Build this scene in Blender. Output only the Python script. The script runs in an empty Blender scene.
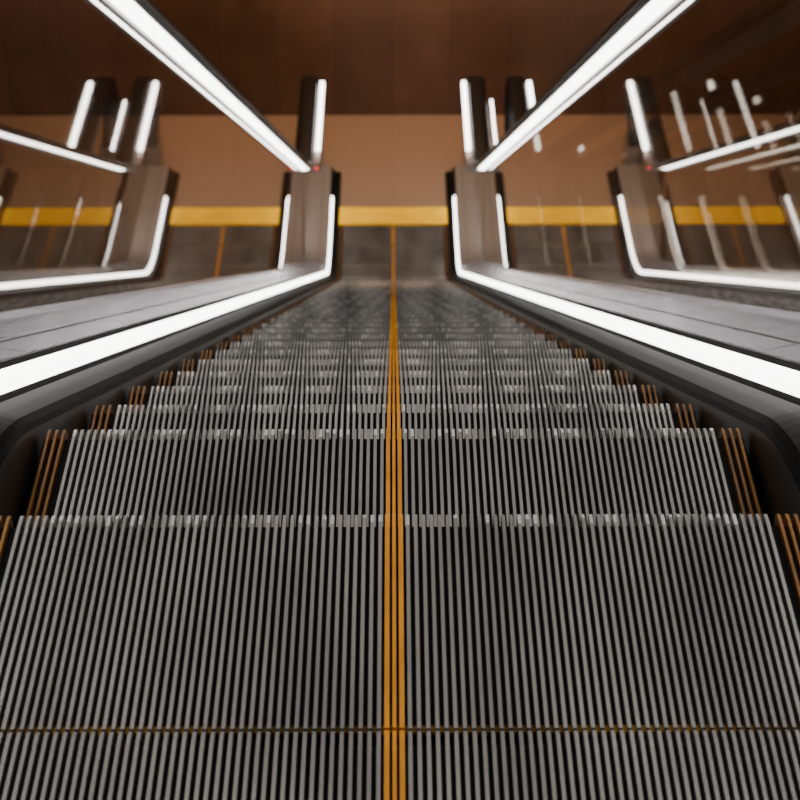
import bpy, math, random
random.seed(3)
S=bpy.context.scene
C=bpy.context.collection
# ---------------- materials
def mat(name):
    m=bpy.data.materials.new(name); m.use_nodes=True
    return m,m.node_tree.nodes,m.node_tree.links,m.node_tree.nodes["Principled BSDF"]
def pm(name,col,rough=.5,metal=0.,noise=0.,nscale=(20,20,20),spec=.5):
    m,n,l,b=mat(name)
    b.inputs['Roughness'].default_value=rough; b.inputs['Metallic'].default_value=metal
    b.inputs['Specular IOR Level'].default_value=spec
    b.inputs['Base Color'].default_value=(*col,1)
    if noise>0:
        tc=n.new('ShaderNodeTexCoord'); mp=n.new('ShaderNodeMapping'); mp.inputs['Scale'].default_value=nscale
        t=n.new('ShaderNodeTexNoise'); t.inputs['Scale'].default_value=1; t.inputs['Detail'].default_value=5
        r=n.new('ShaderNodeMapRange'); r.inputs[1].default_value=.3; r.inputs[2].default_value=.7
        r.inputs[3].default_value=1-noise; r.inputs[4].default_value=1+noise
        mx=n.new('ShaderNodeVectorMath'); mx.operation='SCALE'; mx.inputs[0].default_value=col
        l.new(tc.outputs['Object'],mp.inputs[0]); l.new(mp.outputs[0],t.inputs['Vector'])
        l.new(t.outputs[0],r.inputs[0]); l.new(r.outputs[0],mx.inputs['Scale']); l.new(mx.outputs[0],b.inputs['Base Color'])
    return m
def em(name,col,s):
    m,n,l,b=mat(name)
    b.inputs['Base Color'].default_value=(*col,1)
    b.inputs['Emission Color'].default_value=(*col,1); b.inputs['Emission Strength'].default_value=s
    return m
M_cleat=pm('cleat_aluminium',(.19,.177,.165),.42,.4,.4,(6,2,6))
M_tip=pm('tip_highlight',(.46,.44,.42),.42,.2)  # paler colour paints the nosing highlights onto the cleat tips
M_base=pm('step_groove',(.003,.003,.003),.8,0,0,spec=.1)
M_yel=pm('demarcation_yellow',(.68,.26,.006),.5,0,.25,(30,8,30),spec=.2)
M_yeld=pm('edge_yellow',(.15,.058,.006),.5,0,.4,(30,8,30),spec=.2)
M_yelline=pm('rear_yellow',(.14,.07,.004),.6,0,.9,(5,2,2),spec=.1)
M_black=pm('black_skirt',(.006,.006,.006),.5,0,.1,(8,8,8),spec=.02)
M_skirt=pm('skirt_steel',(.02,.018,.017),.35,.5,.2,(3,3,3))
M_rubber=pm('handrail_rubber',(.006,.006,.006),.4,spec=.2)
M_deck=pm('deck_steel',(.50,.53,.62),.26,.85,.10,(2,.5,2))
M_seam=pm('seam',(.01,.01,.01),.6)
M_clad=pm('cladding',(.05,.048,.05),.4,.6,.1,(1,1,1))
M_light=em('led_diffuser',(1,.985,.96),9)
M_red=em('red_indicator',(1,.05,.03),1.2)
M_newel=pm('newel_metal',(.26,.215,.185),.4,.4)
M_combY=pm('comb_yellow',(.95,.53,.005),.5,0,.12,(6,6,6),spec=.2)
M_plate=pm('floor_plate',(.30,.27,.25),.4,.5,.15,(8,8,8))
# glass
m,n,l,b=mat('balustrade_glass'); M_glass=m
n.remove(b); out=n['Material Output']
lw=n.new('ShaderNodeLayerWeight'); lw.inputs[0].default_value=.5
pw=n.new('ShaderNodeMath'); pw.operation='POWER'; pw.inputs[1].default_value=3.4
ma=n.new('ShaderNodeMath'); ma.operation='MULTIPLY_ADD'; ma.inputs[1].default_value=.93; ma.inputs[2].default_value=.06
ma.use_clamp=True
tr=n.new('ShaderNodeBsdfTransparent'); tr.inputs[0].default_value=(.58,.55,.51,1)
gl=n.new('ShaderNodeBsdfGlossy'); gl.inputs['Roughness'].default_value=.015; gl.inputs[0].default_value=(.98,.95,.91,1)
mx=n.new('ShaderNodeMixShader')
l.new(lw.outputs['Facing'],pw.inputs[0]); l.new(pw.outputs[0],ma.inputs[0]); l.new(ma.outputs[0],mx.inputs[0])
l.new(tr.outputs[0],mx.inputs[1]); l.new(gl.outputs[0],mx.inputs[2]); l.new(mx.outputs[0],out.inputs[0])

# ---------------- mesh helper
class MB:
    def __init__(s): s.v=[];s.f=[];s.m=[];s.mats=[]
    def mi(s,m):
        if m not in s.mats: s.mats.append(m)
        return s.mats.index(m)
    def quad(s,a,b,c,d,m):
        i=len(s.v); s.v+= [a,b,c,d]; s.f.append((i,i+1,i+2,i+3)); s.m.append(s.mi(m))
    def box(s,x0,x1,y0,y1,z0,z1,m):
        i=len(s.v)
        s.v+=[(x0,y0,z0),(x1,y0,z0),(x1,y1,z0),(x0,y1,z0),(x0,y0,z1),(x1,y0,z1),(x1,y1,z1),(x0,y1,z1)]
        k=s.mi(m)
        for f in ((3,2,1,0),(4,5,6,7),(0,1,5,4),(1,2,6,5),(2,3,7,6),(3,0,4,7)):
            s.f.append(tuple(i+j for j in f)); s.m.append(k)
    def obj(s,name,parent=None,smooth=False):
        me=bpy.data.meshes.new(name); me.from_pydata(s.v,[],s.f)
        for m in s.mats: me.materials.append(m)
        me.polygons.foreach_set('material_index',s.m)
        if smooth: me.polygons.foreach_set('use_smooth',[True]*len(s.f))
        me.update()
        o=bpy.data.objects.new(name,me); C.objects.link(o)
        if parent: o.parent=parent
        return o
# ---------------- path (nosing line)
T30=math.radians(30); tn=math.tan(T30)
Y1=2.0716; Y2=15.3; ZB=-(Y2-Y1)*tn
YS=-1.3; YE=17.4
def path(y0=YS,y1=YE,r1=.9,r2=1.7):
    t1=r1*math.tan(T30/2); t2=r2*math.tan(T30/2)
    P=[]
    for i in range(9):
        P.append((YS+(Y1-t1-YS)*i/8,0,0))
    for i in range(1,13):
        a=T30*i/12; P.append((Y1-t1+r1*math.sin(a),-r1*(1-math.cos(a)),a))
    ye=Y2-t2*math.cos(T30); ze=ZB+t2*math.sin(T30)
    ys,zs,_=P[-1]
    for i in range(1,61):
        P.append((ys+(ye-ys)*i/60,zs+(ze-zs)*i/60,T30))
    cy=Y2+t2
    for i in range(1,13):
        a=T30*(1-i/12); P.append((cy-r2*math.sin(a),ZB+r2*(1-math.cos(a)),a))
    for i in range(1,9):
        P.append((cy+(YE-cy)*i/8,ZB,0))
    return [p for p in P if y0-1e-6<=p[0]<=y1+1e-6]
PATH=path()
def pz(y):
    for a,b in zip(PATH,PATH[1:]):
        if a[0]<=y<=b[0]:
            t=(y-a[0])/(b[0]-a[0]); return a[1]+(b[1]-a[1])*t
    return 0 if y<0 else ZB
def off(p,n):
    return (p[0]+n*math.sin(p[2]), p[1]+n*math.cos(p[2]))
def sweep(mb,prof,m,P=PATH,side=1,closed=False,cap=False):
    pr=list(prof)+([prof[0]] if closed else [])
    k=mb.mi(m); base=len(mb.v); w=len(pr)
    for p in P:
        for (X,nn) in pr:
            y,z=off(p,nn); mb.v.append((side*X,y,z))
    for i in range(len(P)-1):
        for j in range(w-1):
            a=base+i*w+j
            f=(a,a+1,a+w+1,a+w)
            mb.f.append(f if side>0 else f[::-1]); mb.m.append(k)
    if cap:
        for i in (0,len(P)-1):
            mb.f.append(tuple(base+i*w+j for j in range(len(prof)))); mb.m.append(k)

esc=bpy.data.objects.new('escalator',None); C.objects.link(esc)
# ---------------- steps
mb=MB()
pitch=.01025; cw=.0045; ch=.012
xs=[.0175+pitch*i for i in range(46)]
noses=[.74+.4*k for k in range(40) if .74+.4*k<16.4]
def ridge(x,w,y0,yn,z,m,mt,tip):
    tl=.022 if not tip else tip
    pts=[(y0,z),(yn-tl,z),(yn-.008,z-.0012),(yn-.002,z-.005),(yn,z-.012),(yn-.012,z-.10),(yn-.03,z-.19)]
    low=[(y0,z-ch),(yn-tl-.002,z-ch),(yn-.020,z-ch),(yn-.016,z-ch),(yn-.014,z-ch-.006),(yn-.026,z-.10),(yn-.045,z-.19)]
    i0=len(mb.v)
    for (a,b) in zip(pts,low):
        mb.v+=[(x-w/2,a[0],a[1]),(x+w/2,a[0],a[1]),(x+w/2,b[0],b[1]),(x-w/2,b[0],b[1])]
    for q in range(len(pts)-1):
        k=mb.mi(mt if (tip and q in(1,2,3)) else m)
        a=i0+4*q; c=a+4
        for u,v in ((0,1),(1,2),(3,0)):
            mb.f.append((a+u,a+v,c+v,c+u)); mb.m.append(k)
    mb.f.append((i0+3,i0+2,i0+1,i0)); mb.m.append(mb.mi(m))
for k,yn in enumerate(noses):
    z=pz(yn); y0=yn-.396
    for s in (-1,1):
        for i,x in enumerate(xs):
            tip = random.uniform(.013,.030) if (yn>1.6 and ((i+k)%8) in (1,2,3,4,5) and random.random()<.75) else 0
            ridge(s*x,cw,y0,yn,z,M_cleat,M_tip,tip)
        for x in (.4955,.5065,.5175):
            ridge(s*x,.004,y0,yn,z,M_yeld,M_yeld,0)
    for x in (-.0085,0,.0085):
        ridge(x,.0058 if x else .0045,y0,yn,z+.001,M_yel,M_yel,0)
    mb.box(-.526,.526,y0,yn-.018,z-.035,z-ch,M_base)
    mb.quad((-.526,yn-.018,z-ch),(.526,yn-.018,z-ch),(.526,yn-.04,z-.2),(-.526,yn-.04,z-.2),M_base)
    mb.box(-.48,.48,y0+.001,y0+.012,z-ch,z-.008,M_yelline)
mb.obj('steps',esc)
# ---------------- comb + floor plates
mb=MB()
yb=noses[-1]+.004
mb.box(-.60,.60,yb,yb+.33,ZB-.02,ZB+.006,M_combY)
yt=noses[0]-.40
for i in range(92):
    x=-.47+.01025*i
    mb.box(x,x+.004,yb-.03,yb+.02,ZB-.008,ZB+.008,M_combY)
mb.box(-.53,.53,yt-.2,yt,-.02,.006,M_combY)
mb.box(-.53,.53,YS-.35,yt-.2,-.02,.004,M_plate)
mb.obj('comb_plates',esc)
# ---------------- balustrades
PL=[p for p in PATH if p[0]<=16.95]
G=.83
iF=[i for i,p in enumerate(PATH) if p[0]>15.2][0]
for s,nm in ((-1,'a'),(1,'b')):
    mb=MB()
    sweep(mb,[(.532,-.30),(.532,.002)],M_skirt,side=s)
    sweep(mb,[(.532,.002),(.536,.012),(.548,.020),(.575,.028),(.598,.034),(.602,.044)],M_black,side=s)
    sweep(mb,[(.604,.044),(.618,.076),(.63,.086)],M_black,side=s)
    dk=[(.63,.086),(.632,.089),(G-.012,.122),(G-.008,.135),(G+.03,.135),(.98,.115),(.985,.10)]
    sweep(mb,dk,M_deck,side=s,P=PATH[:iF+1])
    sweep(mb,dk,M_newel,side=s,P=PATH[iF:])
    sweep(mb,[(.985,.10),(.985,-.9),(.4,-.9)],M_clad,side=s)
    sweep(mb,[(.70,.1002),(.70,.1025),(.704,.1035),(.704,.1012)],M_seam,side=s)
    i=22
    while i<len(PATH)-12:
        p=PATH[i]
        c,sn=math.cos(p[2]),math.sin(p[2])
        def q(X,nn,t): return (s*X,p[0]+nn*sn+t*c,p[1]+nn*c-t*sn)
        mb.quad(q(.633,.0905,-.004),q(.633,.0905,.004),q(G-.012,.1235,.004),q(G-.012,.1235,-.004),M_seam)
        i+=8
    mb.obj('skirt_and_deck_'+nm,esc)
    mb=MB()
    sweep(mb,[(.600,.045),(.598,.049),(.611,.078),(.618,.078),(.606,.045)],M_light,P=PL,side=s,closed=True,cap=True)
    mb.obj('skirt_light_'+nm,esc,True)
    mb=MB()
    seg=[PATH[0:9],PATH[8:24]]
    idx=23
    while idx<80: seg.append(PATH[idx:min(idx+9,82)]); idx+=8
    seg.append(PATH[idx:])
    for P in seg:
        if len(P)<2: continue
        P=list(P); a,b2=P[0],P[-1]
        def sh(p,d): return (p[0]+d*math.cos(p[2]),p[1]-d*math.sin(p[2]),p[2])
        P[0]=sh(a,.002); P[-1]=sh(b2,-.002)
        sweep(mb,[(G,.13),(G,.985)],M_glass,P=P,side=s)
    mb.obj('glass_'+nm,esc)
    nc,R=.66,.36
    def rail(prof,m,name,loop=True,P=PATH,cap=True,n0=1.02):
        mb=MB()
        pts=[]
        if loop:
            for i in range(12,0,-1):
                a=math.pi*i/12; pts.append((P[0][0]-R*math.sin(a),nc+R*math.cos(a)+P[0][1],-math.sin(a),math.cos(a)))
        for p in P:
            y,z=off(p,n0); pts.append((y,z,math.sin(p[2]),math.cos(p[2])))
        if loop:
            for i in range(1,13):
                a=math.pi*i/12; pts.append((P[-1][0]+R*math.sin(a),nc+R*math.cos(a)+P[-1][1],math.sin(a),math.cos(a)))
        k=mb.mi(m); w=len(prof)
        for (y,z,ny,nz) in pts:
            for X,dn in prof: mb.v.append((s*X,y+dn*ny,z+dn*nz))
        for i in range(len(pts)-1):
            for j in range(w):
                a=i*w+j; b3=i*w+(j+1)%w
                f=(a,b3,b3+w,a+w); mb.f.append(f if s>0 else f[::-1]); mb.m.append(k)
        mb.f.append(tuple(range(w))); mb.m.append(k)
        mb.f.append(tuple((len(pts)-1)*w+j for j in range(w))); mb.m.append(k)
        return mb.obj(name,esc,True)
    rail([(.745,-.015),(.742,.0),(.748,.018),(.765,.028),(.83,.032),(.895,.028),(.912,.018),(.918,.0),(.915,-.015),(.895,-.018),(.765,-.018)],M_rubber,'handrail_'+nm)
    rail([(.829,-.019),(.895,-.019),(.88,-.05),(.845,-.055),(.829,-.055)],M_clad,'handrail_guide_'+nm)
    rail([(.768,-.020),(.826,-.019),(.826,-.030),(.811,-.030)],M_light,'handrail_light_'+nm,loop=False)
    PN=[p for p in PATH if p[0]>15.95]
    rail([(.684,-.03),(.724,-.03),(.724,.015),(.684,.015)],M_light,'newel_light_inner_'+nm,loop=False,P=PN)
    if s>0: rail([(.955,-.02),(.972,-.02),(.972,.008),(.955,.008)],M_light,'newel_light_outer_'+nm,loop=False,P=PN[:-2])
    mb=MB()
    for ye,sg,zz in ((YE,1,ZB),(YS,-1,0)):
        n0=[(ye,zz+.12)]+[(ye+sg*R*.95*math.sin(math.pi*i/12),zz+nc+R*.95*math.cos(math.pi*i/12)) for i in range(13)]
        i0=len(mb.v)
        for y,z in n0: mb.v.append((s*G,y,z))
        mb.f.append(tuple(range(i0+1,i0+14))); mb.m.append(mb.mi(M_glass))
        a,b4=sorted((ye-sg*.02,ye+sg*.30))
        mb.box(s*G-.10,s*G+.10,a,b4,zz-.02,zz+.30,M_newel)
    mb.obj('newel_'+nm,esc)
    mb=MB()
    mb.box(s*.74-.06,s*.74+.06,15.72,15.94,ZB+.90,ZB+.985,M_newel)
    if s<0: mb.box(s*.71-.012,s*.71+.012,15.705,15.72,ZB+.93,ZB+.955,M_red)
    mb.obj('light_bracket_'+nm,esc)

for i in (1,2):
    e2=bpy.data.objects.new('escalator.%03d'%i,None); C.objects.link(e2)
    for o in list(esc.children):
        c=o.copy(); C.objects.link(c); c.parent=e2
    e2.location=(2.06*i,0,0)

# ---------------- room
def room(name,boxes,m):
    mb=MB()
    for b in boxes: mb.box(*b,m)
    return mb.obj(name)
def panelmat(name):
    m,n,l,b=mat(name)
    tc=n.new('ShaderNodeTexCoord'); sp=n.new('ShaderNodeSeparateXYZ'); cb=n.new('ShaderNodeCombineXYZ')
    l.new(tc.outputs['Object'],sp.inputs[0]); l.new(sp.outputs[0],cb.inputs[0])
    return m,n,l,b,tc,sp,cb
m,n,l,b,tc,sp,cb=panelmat('wall_brown_panels')
l.new(sp.outputs[2],cb.inputs[1])
br=n.new('ShaderNodeTexBrick'); br.offset=0
br.inputs['Color1'].default_value=(.21,.105,.058,1); br.inputs['Color2'].default_value=(.13,.065,.037,1)
br.inputs['Mortar'].default_value=(.07,.035,.02,1); br.inputs['Scale'].default_value=1
br.inputs['Mortar Size'].default_value=.004; br.inputs['Brick Width'].default_value=.62; br.inputs['Row Height'].default_value=2.9
l.new(cb.outputs[0],br.inputs[0]); 
t=n.new('ShaderNodeTexNoise'); t.inputs['Scale'].default_value=2.2; t.inputs['Detail'].default_value=6
l.new(tc.outputs['Object'],t.inputs[0])
mm=n.new('ShaderNodeMix'); mm.data_type='RGBA'; mm.blend_type='MULTIPLY'; mm.inputs[0].default_value=.7
l.new(br.outputs[0],mm.inputs[6]); l.new(t.outputs[0],mm.inputs[7]); l.new(mm.outputs[2],b.inputs['Base Color'])
b.inputs['Roughness'].default_value=.45
M_wall=m
m,n,l,b,tc,sp,cb=panelmat('floor_tiles')
l.new(sp.outputs[1],cb.inputs[1])
br=n.new('ShaderNodeTexBrick'); br.offset=0
br.inputs['Color1'].default_value=(.27,.172,.115,1); br.inputs['Color2'].default_value=(.255,.162,.105,1)
br.inputs['Mortar'].default_value=(.22,.14,.09,1); br.inputs['Scale'].default_value=1
br.inputs['Mortar Size'].default_value=.004; br.inputs['Brick Width'].default_value=.9; br.inputs['Row Height'].default_value=.9
l.new(cb.outputs[0],br.inputs[0]); l.new(br.outputs[0],b.inputs['Base Color']); b.inputs['Roughness'].default_value=.35
M_floor=m
M_side=pm('side_wall',(.10,.07,.05),.6,0,.2,(.6,.6,.6))
M_ceil=pm('ceiling_paint',(.08,.06,.05),.8,0,.05,(1,1,1))
room('floor',[(-6,10,3,18.8,ZB-.3,ZB-.021)],M_floor)
room('floor_upper',[(-6,-1.0,-4,1.2,-.5,-.0),(5.12,10,-4,1.2,-.5,0),(-1.0,5.12,-4,-1.66,-.5,0)],M_floor)
room('wall_far',[(-6,10,18.8,19.1,ZB-.3,3.6)],M_wall)
room('wall_left',[(-6.3,-6,-4,19.1,ZB-.3,3.6)],M_side)
room('wall_right',[(10,10.3,-4,19.1,ZB-.3,3.6)],M_side)
room('wall_back',[(-6.3,10.3,-4.3,-4,ZB-.3,3.6)],M_side)
room('ceiling',[(-6.3,10.3,-4.3,19.1,3.6,3.8)],M_ceil)

def area(name,loc,sx,sy,e,col,rot=(0,0,0)):
    L=bpy.data.lights.new(name,'AREA'); L.shape='RECTANGLE'; L.size=sx; L.size_y=sy; L.energy=e; L.color=col
    o=bpy.data.objects.new(name,L); o.location=loc; o.rotation_euler=rot; C.objects.link(o); return o
area('ceiling_lamp',(0,3.0,3.5),2.0,2.4,62,(1,.96,.92))
area('ceiling_lamp.001',(0,9.5,3.5),2.0,4,130,(1,.95,.9))
area('landing_lamp',(0,17.9,ZB+3.6),2.6,.6,78,(1,.69,.45))
area('wall_wash_fill',(0,17.9,ZB+3.2),6,.3,78,(1,.62,.36),(math.radians(55),0,0))  # added unseen light, washes the far wall with orange glow
w=bpy.data.worlds.new('world'); S.world=w; w.use_nodes=True
w.node_tree.nodes['Background'].inputs[0].default_value=(.5,.5,.5,1); w.node_tree.nodes['Background'].inputs[1].default_value=.05
# ---------------- camera
cd=bpy.data.cameras.new('camera'); cam=bpy.data.objects.new('camera',cd); C.objects.link(cam)
cd.sensor_width=36; cd.lens=36*1900/800
cam.location=(0,0,1.5); cam.rotation_euler=(math.radians(90-34.5),0,math.radians(-.23))
cd.dof.use_dof=True; cd.dof.focus_distance=2.9; cd.dof.aperture_fstop=10
cd.clip_end=100
S.camera=cam
